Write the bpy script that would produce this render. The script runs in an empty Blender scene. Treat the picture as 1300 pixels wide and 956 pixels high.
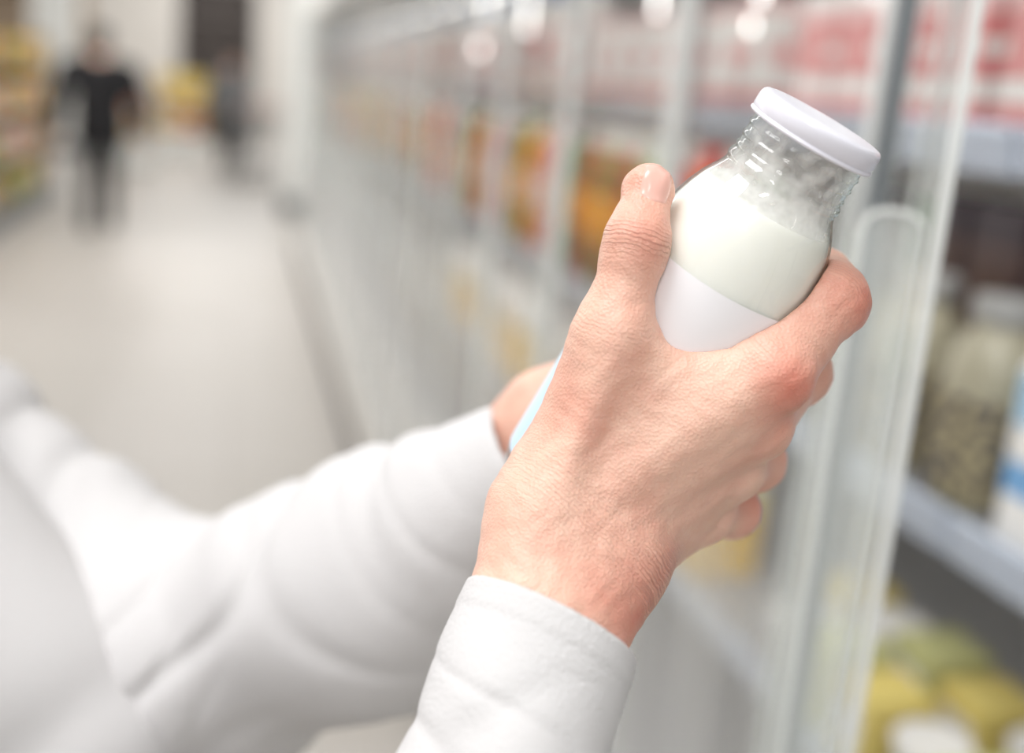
import bpy, bmesh, math, random
import numpy as np
from mathutils import Matrix, Vector
random.seed(4)
SC = bpy.context.scene
COL = SC.collection
F = 1400.0; PX, PY = 650.0, 433.0
S = 0.82                                    # real size of the held things
# ------------------------------------------------------------------ camera
yaw = math.radians(14.6); pit = math.radians(12.7); rol = math.radians(5.0)
fw = Vector((math.sin(yaw)*math.cos(pit), math.cos(yaw)*math.cos(pit), -math.sin(pit)))
r0 = Vector((math.cos(yaw), -math.sin(yaw), 0)); u0 = r0.cross(fw)
rr = r0*math.cos(rol) + u0*math.sin(rol); uu = u0*math.cos(rol) - r0*math.sin(rol)
LOC = Vector((0, 0, 1.54))
R3 = Matrix((rr, uu, -fw)).transposed()
cam = bpy.data.cameras.new('camera'); co = bpy.data.objects.new('camera', cam); COL.objects.link(co)
co.matrix_world = Matrix.Translation(LOC) @ R3.to_4x4()
cam.sensor_width = 36; cam.lens = F/1300*36; cam.shift_y = -45/1300; cam.clip_start = 0.02
cam.dof.use_dof = True; cam.dof.focus_distance = 0.317; cam.dof.aperture_fstop = 3.4
SC.camera = co
SC.view_settings.view_transform = 'Standard'
R3n = np.array(R3); LOCn = np.array(LOC)
def C(px, py, d): return np.array(((px-PX)/F*d, -(py-PY)/F*d, -d))
def W(v): return (np.asarray(v)*S) @ R3n.T + LOCn          # held things: view frame to world
# ------------------------------------------------------------------ materials
def nt(name):
    m = bpy.data.materials.new(name); m.use_nodes = True
    t = m.node_tree; b = t.nodes['Principled BSDF']; return m, t, b
def lin(c): return tuple(((x/255)/12.92 if x/255 <= .04045 else ((x/255+.055)/1.055)**2.4) for x in c)+(1,)
def mat(name, rgb, rough=.5, metal=0, emit=0, noise=.06, scale=30, bump=0, trans=0):
    m, t, b = nt(name)
    c = lin(rgb)
    b.inputs['Roughness'].default_value = rough; b.inputs['Metallic'].default_value = metal
    n = t.nodes.new('ShaderNodeTexNoise'); n.inputs['Scale'].default_value = scale
    tc = t.nodes.new('ShaderNodeTexCoord'); t.links.new(tc.outputs['Object'], n.inputs['Vector'])
    mx = t.nodes.new('ShaderNodeMix'); mx.data_type = 'RGBA'
    mx.inputs['A'].default_value = tuple(x*(1-noise) for x in c[:3])+(1,); mx.inputs['B'].default_value = tuple(min(1, x*(1+noise)) for x in c[:3])+(1,)
    t.links.new(n.outputs['Fac'], mx.inputs['Factor']); t.links.new(mx.outputs['Result'], b.inputs['Base Color'])
    if emit:
        b.inputs['Emission Color'].default_value = c; b.inputs['Emission Strength'].default_value = emit
    if bump:
        bp = t.nodes.new('ShaderNodeBump'); bp.inputs['Strength'].default_value = bump; bp.inputs['Distance'].default_value = .002
        t.links.new(n.outputs['Fac'], bp.inputs['Height']); t.links.new(bp.outputs['Normal'], b.inputs['Normal'])
    if trans: b.inputs['Alpha'].default_value = 1-trans
    return m
def band(name, cols, rough=.4, axis='Z'):
    """packaging: horizontal colour bands, cols = [(pos, rgb), ...]"""
    m, t, b = nt(name); b.inputs['Roughness'].default_value = rough
    tc = t.nodes.new('ShaderNodeTexCoord'); sp = t.nodes.new('ShaderNodeSeparateXYZ'); cr = t.nodes.new('ShaderNodeValToRGB')
    cr.color_ramp.interpolation = 'CONSTANT'
    e = cr.color_ramp.elements
    while len(e) < len(cols): e.new(.5)
    for i, (p, c) in enumerate(cols): e[i].position = p; e[i].color = lin(c)
    t.links.new(tc.outputs['Generated'], sp.inputs[0]); t.links.new(sp.outputs[axis], cr.inputs['Fac']); t.links.new(cr.outputs['Color'], b.inputs['Base Color'])
    return m
def thin_glass(name, tint=(.93, .97, .95), spec=1.0, sheen=None, film=None, tpow=2.5):
    m = bpy.data.materials.new(name); m.use_nodes = True; t = m.node_tree; t.nodes.clear()
    N = t.nodes.new; L = t.links.new
    out = N('ShaderNodeOutputMaterial'); tr = N('ShaderNodeBsdfTransparent'); gl = N('ShaderNodeBsdfGlossy'); gl.inputs['Roughness'].default_value = .03
    lw = N('ShaderNodeLayerWeight'); lw.inputs['Blend'].default_value = .5
    p3 = N('ShaderNodeMath'); p3.operation = 'POWER'; p3.inputs[1].default_value = tpow; L(lw.outputs['Facing'], p3.inputs[0])
    mc = N('ShaderNodeMix'); mc.data_type = 'RGBA'; mc.inputs['A'].default_value = (1, 1, 1, 1); mc.inputs['B'].default_value = tint+(1,)
    L(p3.outputs[0], mc.inputs['Factor']); L(mc.outputs['Result'], tr.inputs['Color'])
    p5 = N('ShaderNodeMath'); p5.operation = 'POWER'; p5.inputs[1].default_value = 5; L(lw.outputs['Facing'], p5.inputs[0])
    ms = N('ShaderNodeMath'); ms.operation = 'MULTIPLY_ADD'; ms.inputs[1].default_value = .85*min(spec, 1); ms.inputs[2].default_value = .045*spec; L(p5.outputs[0], ms.inputs[0])
    x = N('ShaderNodeMixShader'); L(ms.outputs[0], x.inputs[0]); L(tr.outputs[0], x.inputs[1]); L(gl.outputs[0], x.inputs[2])
    last = x
    if sheen:
        lo, hi, fa, fb, rgb = sheen
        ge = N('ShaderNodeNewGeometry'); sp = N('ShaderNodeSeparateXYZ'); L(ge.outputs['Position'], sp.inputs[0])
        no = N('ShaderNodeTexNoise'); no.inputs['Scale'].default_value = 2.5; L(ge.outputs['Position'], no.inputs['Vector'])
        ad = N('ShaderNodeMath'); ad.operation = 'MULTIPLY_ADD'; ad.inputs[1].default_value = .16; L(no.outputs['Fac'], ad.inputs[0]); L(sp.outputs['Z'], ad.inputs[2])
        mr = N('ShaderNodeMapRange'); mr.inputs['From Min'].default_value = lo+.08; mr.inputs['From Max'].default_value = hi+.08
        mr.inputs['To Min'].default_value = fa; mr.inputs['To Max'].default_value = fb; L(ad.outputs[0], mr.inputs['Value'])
        # pale reflections on the pane, painted as soft vertical streaks
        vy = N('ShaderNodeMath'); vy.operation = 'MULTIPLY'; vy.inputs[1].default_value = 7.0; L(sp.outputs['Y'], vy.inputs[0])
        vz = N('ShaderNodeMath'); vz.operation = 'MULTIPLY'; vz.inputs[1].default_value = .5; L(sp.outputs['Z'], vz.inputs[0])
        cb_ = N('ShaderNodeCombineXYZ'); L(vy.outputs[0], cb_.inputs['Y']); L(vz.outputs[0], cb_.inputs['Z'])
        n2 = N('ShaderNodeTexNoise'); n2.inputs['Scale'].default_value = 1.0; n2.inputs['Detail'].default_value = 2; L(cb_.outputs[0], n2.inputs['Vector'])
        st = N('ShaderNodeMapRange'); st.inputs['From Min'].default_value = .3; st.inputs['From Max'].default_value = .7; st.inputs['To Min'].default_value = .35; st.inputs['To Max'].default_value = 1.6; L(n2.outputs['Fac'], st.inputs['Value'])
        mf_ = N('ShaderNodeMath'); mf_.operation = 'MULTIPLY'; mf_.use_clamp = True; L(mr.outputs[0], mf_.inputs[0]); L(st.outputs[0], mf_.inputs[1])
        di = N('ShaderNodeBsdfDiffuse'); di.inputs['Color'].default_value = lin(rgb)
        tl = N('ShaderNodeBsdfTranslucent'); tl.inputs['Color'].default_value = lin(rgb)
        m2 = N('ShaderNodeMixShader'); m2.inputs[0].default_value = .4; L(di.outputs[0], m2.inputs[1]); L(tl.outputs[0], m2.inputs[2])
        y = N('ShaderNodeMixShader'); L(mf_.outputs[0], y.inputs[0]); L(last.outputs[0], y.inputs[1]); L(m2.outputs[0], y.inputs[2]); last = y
    if film:
        tc = N('ShaderNodeTexCoord'); no = N('ShaderNodeTexNoise'); no.inputs['Scale'].default_value = 200; no.inputs['Detail'].default_value = 1.5
        L(tc.outputs['Object'], no.inputs['Vector'])
        sp = N('ShaderNodeSeparateXYZ'); L(tc.outputs['Object'], sp.inputs[0])
        mh = N('ShaderNodeMapRange'); mh.inputs['From Min'].default_value = film[0]; mh.inputs['From Max'].default_value = film[1]
        mh.inputs['To Min'].default_value = .05; mh.inputs['To Max'].default_value = .42; L(sp.outputs['Z'], mh.inputs['Value'])
        su = N('ShaderNodeMath'); su.operation = 'SUBTRACT'; L(no.outputs['Fac'], su.inputs[0]); L(mh.outputs[0], su.inputs[1])
        mu = N('ShaderNodeMath'); mu.operation = 'MULTIPLY'; mu.inputs[1].default_value = 2.2; mu.use_clamp = True; L(su.outputs[0], mu.inputs[0])
        # thins out where the wall is seen edge-on
        fc = N('ShaderNodeMath'); fc.operation = 'SUBTRACT'; fc.inputs[0].default_value = 1.0; L(p3.outputs[0], fc.inputs[1])
        mf = N('ShaderNodeMath'); mf.operation = 'MULTIPLY'; L(mu.outputs[0], mf.inputs[0]); L(fc.outputs[0], mf.inputs[1])
        m3 = N('ShaderNodeMath'); m3.operation = 'MULTIPLY'; m3.inputs[1].default_value = .66; L(mf.outputs[0], m3.inputs[0])
        di = N('ShaderNodeBsdfDiffuse'); di.inputs['Color'].default_value = lin((249, 249, 247))
        tl = N('ShaderNodeBsdfTranslucent'); tl.inputs['Color'].default_value = lin((249, 249, 247))
        m2 = N('ShaderNodeMixShader'); m2.inputs[0].default_value = .4; L(di.outputs[0], m2.inputs[1]); L(tl.outputs[0], m2.inputs[2])
        y = N('ShaderNodeMixShader'); L(m3.outputs[0], y.inputs[0]); L(last.outputs[0], y.inputs[1]); L(m2.outputs[0], y.inputs[2]); last = y
    L(last.outputs[0], out.inputs['Surface'])
    return m
def skin_mat():
    m, t, b = nt('skin'); N = t.nodes.new; L = t.links.new
    b.inputs['Roughness'].default_value = .42
    b.inputs['Subsurface Weight'].default_value = .14; b.inputs['Subsurface Radius'].default_value = (1, .35, .2); b.inputs['Subsurface Scale'].default_value = .003
    tc = N('ShaderNodeTexCoord')
    n1 = N('ShaderNodeTexNoise'); n1.inputs['Scale'].default_value = 75; n1.inputs['Detail'].default_value = 6; n1.inputs['Roughness'].default_value = .6; L(tc.outputs['Object'], n1.inputs['Vector'])
    a = N('ShaderNodeAttribute'); a.attribute_name = 'redness'
    ad = N('ShaderNodeMath'); ad.operation = 'MULTIPLY_ADD'; ad.inputs[1].default_value = 1.0; ad.use_clamp = True
    su = N('ShaderNodeMath'); su.operation = 'SUBTRACT'; su.inputs[1].default_value = .41; L(n1.outputs['Fac'], su.inputs[0])
    L(su.outputs[0], ad.inputs[0]); L(a.outputs['Fac'], ad.inputs[2])
    mx = N('ShaderNodeMix'); mx.data_type = 'RGBA'; mx.inputs['A'].default_value = lin((234, 191, 170)); mx.inputs['B'].default_value = lin((216, 132, 113))
    L(ad.outputs[0], mx.inputs['Factor'])
    # joint creases: irregular lines across the finger
    cu = N('ShaderNodeAttribute'); cu.attribute_name = 'crease_u'; cm = N('ShaderNodeAttribute'); cm.attribute_name = 'crease_m'
    n2 = N('ShaderNodeTexNoise'); n2.inputs['Scale'].default_value = 150; n2.inputs['Detail'].default_value = 3; L(tc.outputs['Object'], n2.inputs['Vector'])
    p = N('ShaderNodeMath'); p.operation = 'MULTIPLY_ADD'; p.inputs[1].default_value = 4.0; L(n2.outputs['Fac'], p.inputs[0]); L(cu.outputs['Fac'], p.inputs[2])
    nl = N('ShaderNodeTexNoise'); nl.noise_dimensions = '1D'; nl.inputs['Scale'].default_value = .62; nl.inputs['Detail'].default_value = 1.2; L(p.outputs[0], nl.inputs['W'])
    sb = N('ShaderNodeMath'); sb.operation = 'SUBTRACT'; sb.inputs[1].default_value = .5; L(nl.outputs['Fac'], sb.inputs[0])
    ab = N('ShaderNodeMath'); ab.operation = 'ABSOLUTE'; L(sb.outputs[0], ab.inputs[0])
    ln = N('ShaderNodeMapRange'); ln.inputs['From Min'].default_value = 0; ln.inputs['From Max'].default_value = .09; ln.inputs['To Min'].default_value = 0; ln.inputs['To Max'].default_value = 1; L(ab.outputs[0], ln.inputs['Value'])
    mm = N('ShaderNodeMath'); mm.operation = 'MULTIPLY'; L(ln.outputs[0], mm.inputs[0]); L(cm.outputs['Fac'], mm.inputs[1])
    # crease lines are also a little darker and redder skin
    dk = N('ShaderNodeMath'); dk.operation = 'SUBTRACT'; L(cm.outputs['Fac'], dk.inputs[0]); L(mm.outputs[0], dk.inputs[1])
    dk2 = N('ShaderNodeMath'); dk2.operation = 'MULTIPLY'; dk2.inputs[1].default_value = .5; dk2.use_clamp = True; L(dk.outputs[0], dk2.inputs[0])
    mx2 = N('ShaderNodeMix'); mx2.data_type = 'RGBA'; mx2.inputs['B'].default_value = lin((188, 112, 95)); L(dk2.outputs[0], mx2.inputs['Factor']); L(mx.outputs['Result'], mx2.inputs['A'])
    L(mx2.outputs['Result'], b.inputs['Base Color'])
    vo = N('ShaderNodeTexVoronoi'); vo.inputs['Scale'].default_value = 1100; L(tc.outputs['Object'], vo.inputs['Vector'])
    n3 = N('ShaderNodeTexNoise'); n3.inputs['Scale'].default_value = 250; n3.inputs['Detail'].default_value = 6; n3.inputs['Roughness'].default_value = .64; L(tc.outputs['Object'], n3.inputs['Vector'])
    f1 = N('ShaderNodeMath'); f1.operation = 'MULTIPLY_ADD'; f1.inputs[1].default_value = .4; L(vo.outputs['Distance'], f1.inputs[0]); L(mm.outputs[0], f1.inputs[2])
    f2 = N('ShaderNodeMath'); f2.operation = 'MULTIPLY_ADD'; f2.inputs[1].default_value = .68; L(n3.outputs['Fac'], f2.inputs[0]); L(f1.outputs[0], f2.inputs[2])
    bp = N('ShaderNodeBump'); bp.inputs['Strength'].default_value = .78; bp.inputs['Distance'].default_value = .00058
    L(f2.outputs[0], bp.inputs['Height']); L(bp.outputs['Normal'], b.inputs['Normal'])
    return m
M = {}
M['skin'] = skin_mat()
M['shirt'] = mat('white_cotton', (210, 208, 208), .85, noise=.015, scale=900, bump=.25)
M['trouser'] = mat('blue_denim', (60, 72, 100), .85, scale=200)
M['shoe'] = mat('shoe_leather', (50, 42, 40), .5)
M['hair'] = mat('brown_hair', (84, 58, 40), .6, scale=90, noise=.3)
M['nail'] = mat('fingernail', (234, 182, 168), .2, noise=.03)
M['black'] = mat('black_cloth', (17, 16, 20), .85, noise=.2)
M['dark'] = mat('dark_trousers', (15, 14, 18), .85, noise=.2)
M['alu'] = mat('brushed_aluminium', (124, 132, 138), .3, .8, scale=120)
M['edge'] = mat('pale_door_profile', (236, 238, 236), .25, noise=.03, trans=.2)  # door profile, paled to stand in for upright reflections
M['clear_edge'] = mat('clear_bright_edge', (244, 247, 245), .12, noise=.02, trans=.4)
M['rail'] = mat('pale_price_rail', (196, 206, 222), .22, .35, noise=.03)
M['white'] = mat('white_enamel', (238, 239, 236), .4, noise=.02)
M['shelf'] = mat('grey_wire_shelf', (164, 164, 166), .4, noise=.02)
M['grey'] = mat('grey_enamel', (120, 122, 124), .5)
M['kick'] = mat('dark_plinth', (84, 82, 84), .5)
M['base'] = mat('warm_grey_enamel', (200, 195, 188), .4)
M['acryl'] = mat('pale_acrylic', (232, 237, 234), .12, noise=.02, trans=.72)
M['gasket'] = mat('grey_gasket', (122, 126, 128), .5)
M['led'] = mat('led_light', (255, 252, 246), .5, emit=4.4)
M['spot'] = mat('spot_light', (255, 252, 248), .5, emit=6.0)
M['door_glass'] = thin_glass('misted_door_glass', tint=(.97, .98, .975), spec=1.0, sheen=(1.00, 1.28, .38, .02, (248, 248, 247)))  # white veil, denser low down, stands in for reflections in the doors
M['open_glass'] = thin_glass('clear_door_glass', tint=(.96, .98, .97), spec=.34)
# ------------------------------------------------------------------ mesh building
class B:
    def __init__(s): s.bm = bmesh.new()
    def box(s, c, sz, bev=0, rot=None):
        g = bmesh.ops.create_cube(s.bm, size=1)
        mtx = Matrix.Translation(Vector(c)) @ (rot.to_4x4() if rot else Matrix.Identity(4)) @ Matrix.Diagonal((sz[0], sz[1], sz[2], 1))
        bmesh.ops.transform(s.bm, matrix=mtx, verts=g['verts'])
        if bev:
            ed = list({e for v in g['verts'] for e in v.link_edges})
            bmesh.ops.bevel(s.bm, geom=ed, offset=bev, segments=2, profile=.6, affect='EDGES')
        return s
    def lathe(s, prof, seg=48, o=(0, 0, 0), close=False):
        rings = []
        for r, z in prof:
            if r < 1e-6: rings.append([s.bm.verts.new((o[0], o[1], o[2]+z))])
            else: rings.append([s.bm.verts.new((o[0]+r*math.cos(2*math.pi*i/seg), o[1]+r*math.sin(2*math.pi*i/seg), o[2]+z)) for i in range(seg)])
        pr = list(zip(rings, rings[1:]))
        if close: pr.append((rings[-1], rings[0]))
        for a, b in pr:
            for i in range(seg):
                j = (i+1) % seg
                if len(a) == 1 and len(b) == 1: continue
                if len(a) == 1: s.bm.faces.new((a[0], b[j], b[i]))
                elif len(b) == 1: s.bm.faces.new((a[i], a[j], b[0]))
                else: s.bm.faces.new((a[i], a[j], b[j], b[i]))
        return s
    def poly(s, pts): s.bm.faces.new([s.bm.verts.new(p) for p in pts]); return s
    def prism(s, pts, y0, y1):
        a = [s.bm.verts.new((p[0], y0, p[1])) for p in pts]; b = [s.bm.verts.new((p[0], y1, p[1])) for p in pts]
        n = len(pts)
        s.bm.faces.new(a); s.bm.faces.new(b[::-1])
        for i in range(n): s.bm.faces.new((a[i], b[i], b[(i+1) % n], a[(i+1) % n]))
        return s
    def build(s, name, m, parent=None, smooth=False):
        bmesh.ops.recalc_face_normals(s.bm, faces=s.bm.faces)
        me = bpy.data.meshes.new(name); s.bm.to_mesh(me); s.bm.free()
        me.materials.append(m)
        if smooth:
            me.polygons.foreach_set('use_smooth', [True]*len(me.polygons))
            me.set_sharp_from_angle(angle=math.radians(42))
        o = bpy.data.objects.new(name, me); COL.objects.link(o); o.parent = parent
        return o
def tag(o, label=None, cat=None, group=None, kind=None):
    if label: o['label'] = label
    if cat: o['category'] = cat
    if group: o['group'] = group
    if kind: o['kind'] = kind
    return o
def empty(name, loc, rz=0):
    o = bpy.data.objects.new(name, None); COL.objects.link(o); o.location = loc; o.rotation_euler = (0, 0, rz); o.empty_display_size = .05
    return o
def copy_tree(o, parent=None):
    c = o.copy(); COL.objects.link(c); c.parent = parent
    for ch in [x for x in bpy.data.objects if x.parent == o]: copy_tree(ch, c)
    return c
# ------------------------------------------------------------------ implicit surfaces
def rc(p, a, b, ra, rb):
    x, y, z = p; a = np.asarray(a); b = np.asarray(b); d = b-a; L2 = float(d@d)
    dx = x-a[0]; dy = y-a[1]; dz = z-a[2]
    h = np.clip((dx*d[0]+dy*d[1]+dz*d[2])/L2, 0, 1)
    return np.sqrt((dx-h*d[0])**2+(dy-h*d[1])**2+(dz-h*d[2])**2)-(ra+(rb-ra)*h)
def sph(p, c, r): return np.sqrt((p[0]-c[0])**2+(p[1]-c[1])**2+(p[2]-c[2])**2)-r
def ell(p, c, r):
    q = np.sqrt(((p[0]-c[0])/r[0])**2+((p[1]-c[1])/r[1])**2+((p[2]-c[2])/r[2])**2)
    return (q-1)*min(r)
def smin(a, b, k):
    h = np.clip(.5+.5*(b-a)/k, 0, 1); return b*(1-h)+a*h-k*h*(1-h)
def smax(a, b, k): return -smin(-a, -b, k)
def nets(fn, lo, hi, h, it=3):
    lo = np.array(lo, float); hi = np.array(hi, float)
    n = np.ceil((hi-lo)/h).astype(int)+1
    ax = [(lo[i]+h*np.arange(n[i])).astype(np.float32) for i in range(3)]
    G = np.meshgrid(*ax, indexing='ij')
    f = fn(G)
    f[0], f[-1], f[:, 0], f[:, -1], f[:, :, 0], f[:, :, -1] = [np.maximum(q, h*.3) for q in (f[0], f[-1], f[:, 0], f[:, -1], f[:, :, 0], f[:, :, -1])]
    ins = f < 0
    cnt = np.zeros([q-1 for q in n], np.int8)
    cr = [(i, j, k) for i in (0, 1) for j in (0, 1) for k in (0, 1)]
    for i, j, k in cr: cnt += ins[i:n[0]-1+i, j:n[1]-1+j, k:n[2]-1+k]
    mask = (cnt > 0) & (cnt < 8)
    ids = np.argwhere(mask); idx = np.full(mask.shape, -1, np.int64); idx[mask] = np.arange(len(ids))
    acc = np.zeros((len(ids), 3)); num = np.zeros(len(ids))
    I, J, K = ids.T
    for a in cr:
        for b in cr:
            if sum(b)-sum(a) == 1 and all(b[q] >= a[q] for q in range(3)):
                fa = f[I+a[0], J+a[1], K+a[2]]; fb = f[I+b[0], J+b[1], K+b[2]]
                x = (fa < 0) != (fb < 0); t = np.where(x, fa/np.where(x, fa-fb, 1), 0)
                acc += x[:, None]*(np.array(a)+t[:, None]*(np.array(b)-np.array(a))); num += x
    V = (ids+acc/num[:, None])*h+lo
    fs = []
    def quads(s0, s1, sl, cells):
        c = np.argwhere(s0 != s1)
        fl = s0[tuple(c.T)]
        c = c+np.array(sl)
        q = np.stack([idx[tuple((c+np.array(o)).T)] for o in cells], 1)
        q[~fl] = q[~fl][:, ::-1]
        fs.append(q)
    quads(ins[:-1, 1:-1, 1:-1], ins[1:, 1:-1, 1:-1], (0, 1, 1), [(0, -1, -1), (0, 0, -1), (0, 0, 0), (0, -1, 0)])
    quads(ins[1:-1, :-1, 1:-1], ins[1:-1, 1:, 1:-1], (1, 0, 1), [(-1, 0, -1), (-1, 0, 0), (0, 0, 0), (0, 0, -1)])
    quads(ins[1:-1, 1:-1, :-1], ins[1:-1, 1:-1, 1:], (1, 1, 0), [(-1, -1, 0), (0, -1, 0), (0, 0, 0), (-1, 0, 0)])
    Fq = np.concatenate(fs)
    e = h*.25
    for _ in range(it):
        p = V.T; d = fn(p)
        g = np.stack([fn((p[0]+e*(q == 0), p[1]+e*(q == 1), p[2]+e*(q == 2)))-d for q in range(3)], 1)/e
        st = -(d/np.maximum((g*g).sum(1), .2))[:, None]*g
        ln = np.linalg.norm(st, axis=1, keepdims=True); st *= np.minimum(1, h*.5/np.maximum(ln, 1e-9))
        V = V+st
    return V, Fq
def mesh_obj(name, parts, m, parent=None, attrs=None):
    V = np.concatenate([p[0] for p in parts]); off = 0; Fs = []
    for v, f in parts: Fs.append(f+off); off += len(v)
    Fs = np.concatenate(Fs)
    me = bpy.data.meshes.new(name); me.from_pydata(V.tolist(), [], Fs.tolist())
    me.polygons.foreach_set('use_smooth', [True]*len(me.polygons)); me.materials.append(m)
    if attrs:
        for k, a in attrs.items():
            at = me.attributes.new(k, 'FLOAT', 'POINT'); at.data.foreach_set('value', np.asarray(a, np.float32))
    me.update()
    o = bpy.data.objects.new(name, me); COL.objects.link(o); o.parent = parent
    return o
def unit(v): v = np.asarray(v, float); return v/np.linalg.norm(v)
# ------------------------------------------------------------------ the milk jar
JA = C(1037, 165, .385); JB = C(731, 636, .45)
JL = np.linalg.norm(JA-JB); JX = (JB-JA)/JL                 # axis pointing to the base
prof_s = np.array([-6, 6, 20, 24, 28, 31, 37, 43, 50, 58, 72, 80, 160, 168, 171.5, 173])*.001
prof_r = np.array([24, 24, 22.0, 22.6, 24.8, 26.6, 29.2, 31.1, 32.8, 34.2, 35.8, 36, 36, 34.5, 31, 12])*.001
def jar_sdf(p, g=0.):
    dx = p[0]-JA[0]; dy = p[1]-JA[1]; dz = p[2]-JA[2]
    s = dx*JX[0]+dy*JX[1]+dz*JX[2]
    r = np.sqrt(np.maximum(dx*dx+dy*dy+dz*dz-s*s, 0))
    return np.maximum(np.maximum(r-np.interp(s, prof_s, prof_r), s-.1725), -.006-s)-g
jar = empty('milk_jar', (0, 0, 0))
tag(jar, 'tilted glass jar of white milk with white lid, gripped in the hand', 'jar')
zax = Vector(R3n @ (-JX)); yax = Vector(R3n @ np.array((0, 0, 1.))); xax = yax.cross(zax).normalized(); yax = zax.cross(xax)
jm = Matrix((xax, yax, zax)).transposed().to_4x4(); jm.translation = Vector(W(JA+JX*.1725))
jar.matrix_world = jm
def js(s, r): return (r*.001*S, (172.5-s)*.001*S)
outer = [(0, 170.5), (24, 171), (31, 172.3), (34.6, 169.5), (35.9, 163), (36, 158), (36, 80), (35.8, 72), (35.2, 65), (34.2, 58), (32.8, 50), (31.1, 43), (29.2, 37), (26.8, 31.4), (25.2, 28.6), (23.7, 26.2), (22.7, 24.4), (22.3, 23), (22.2, 22.2)]
def neck(s):
    if s > 19: return 22.0+.6*math.sin(math.pi*(22.2-s)/3.2)+.2*(s-19)/3.2
    return 21.4+.6*max(0, math.sin(2*math.pi*(19-s)/4.4-math.pi/2))+(.6*max(0, (s-18.2)/.8))
ns = 22.0
while ns > -2: outer.append((neck(ns), ns)); ns -= .3
b = B(); b.lathe([js(s, r) for r, s in outer], 96)
M['glass'] = thin_glass('jar_glass', tint=(.68, .77, .73), tpow=3.0, spec=1.5)
b.build('glass_body', M['glass'], jar, True)
m, t, pb = nt('milk'); pb.inputs['Base Color'].default_value = lin((246, 246, 237)); pb.inputs['Roughness'].default_value = .28
pb.inputs['Subsurface Weight'].default_value = .3; pb.inputs['Subsurface Radius'].default_value = (1, .96, .86); pb.inputs['Subsurface Scale'].default_value = .006
M['milk'] = m
b = B(); b.lathe([js(s, r) for r, s in [(0, 167.5), (28, 167.5), (33, 165.5), (34.9, 158), (34.95, 80), (34.7, 72), (34.1, 65), (33.1, 58), (31.7, 50), (30.0, 43), (28.1, 37), (26.2, 32.5), (25.2, 30.6), (23.0, 29.4), (16, 30.0), (0, 30.6)]], 96)
b.build('milk', M['milk'], jar, True)
z_lo = (172.5-31)*.001*S; z_hi = (172.5-9)*.001*S
M['film'] = thin_glass('milk_film', spec=.2, film=(z_lo, z_hi), tint=(1, 1, 1))
b = B(); b.lathe([js(s, r) for r, s in [(25.3, 31.5), (24.3, 28.8), (23.0, 26.6), (21.4, 23.5), (20.9, 20), (20.8, 5)]], 96); b.build('milk_residue', M['film'], jar, True)
M['lid'] = mat('white_lacquered_tin', (228, 227, 236), .26, noise=.01)
b = B(); b.lathe([js(s, r) for r, s in [(0, -4.15), (14, -4.2), (21.2, -4.2), (22.6, -3.9), (23.4, -3.2), (23.8, -2.0), (23.9, -1.0), (23.9, 2.4), (23.6, 2.8), (23.7, 3.1), (24.1, 3.4), (24.2, 3.9), (23.9, 4.4), (23.3, 4.5), (22.9, 3.6), (22.7, -2.4), (0, -2.9)]], 128)
b.build('lid', M['lid'], jar, True)
# paper label, white with a pale blue block
m, t, pb = nt('label_paper'); pb.inputs['Roughness'].default_value = .45
tc = t.nodes.new('ShaderNodeTexCoord'); sp = t.nodes.new('ShaderNodeSeparateXYZ'); t.links.new(tc.outputs['Object'], sp.inputs[0])
cr = t.nodes.new('ShaderNodeValToRGB'); mr = t.nodes.new('ShaderNodeMapRange'); mr.inputs['From Min'].default_value = -.031; mr.inputs['From Max'].default_value = .031
t.links.new(sp.outputs['X'], mr.inputs['Value']); t.links.new(mr.outputs[0], cr.inputs['Fac']); t.links.new(cr.outputs['Color'], pb.inputs['Base Color'])
cr.color_ramp.elements[0].color = lin((241, 240, 243)); cr.color_ramp.elements[1].color = lin((226, 236, 245))
e = cr.color_ramp.elements.new(.82); e.color = lin((241, 240, 243)); e = cr.color_ramp.elements.new(.87); e.color = lin((206, 227, 243)); e = cr.color_ramp.elements.new(.95); e.color = lin((196, 222, 243))
M['label'] = m
bm = B(); n = 90
lab = [(59, 34.4), (65, 35.2), (72, 35.8), (80, 36.05), (157, 36.05), (162, 35.95)]
vs = [[bm.bm.verts.new(((r+.25)*.001*S*math.cos(a), (r+.25)*.001*S*math.sin(a), (172.5-s)*.001*S)) for a in [math.radians(-220+350*i/n) for i in range(n+1)]] for s, r in lab]
for k in range(len(lab)-1):
    for i in range(n): bm.bm.faces.new((vs[k][i], vs[k][i+1], vs[k+1][i+1], vs[k+1][i]))
bm.build('label', M['label'], jar, True)
# ------------------------------------------------------------------ right hand
TH = [C(715, 590, .400), C(777, 425, .385), C(808, 310, .383), C(822, 246, .390)]
IX = [C(978, 472, .389), C(1051, 380, .399), C(1044, 352, .428), C(985, 305, .440)]
MI = [C(955, 535, .407), C(1012, 473, .433), C(960, 445, .455), C(900, 405, .464)]
RI = [C(922, 592, .423), C(957, 585, .450), C(912, 562, .474), C(858, 525, .480)]
PI_ = [C(890, 648, .436), C(928, 648, .456), C(902, 632, .480), C(868, 612, .485)]
RAD = {'I': (.0142, .0126, .0108, .0095), 'M': (.0138, .0115, .011, .0095), 'R': (.0134, .0110, .0104, .009), 'P': (.0120, .0100, .009, .008)}
WR = C(690, 655, .389); WU = C(775, 712, .394)
FR = C(652, 788, .373); FU = C(733, 806, .377)
EL = np.array((-.06, -.29, -.28))
def finger(p, J, R, k=.004):
    d = rc(p, J[0], J[1], R[0], R[1]*.96)
    for i in (1, 2): d = smin(d, rc(p, J[i], J[i+1], R[i]*.97, R[i+1]), k)
    return smin(d, sph(p, J[1]+np.array((0.001, .0, .001)), R[1]), .006)
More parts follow.
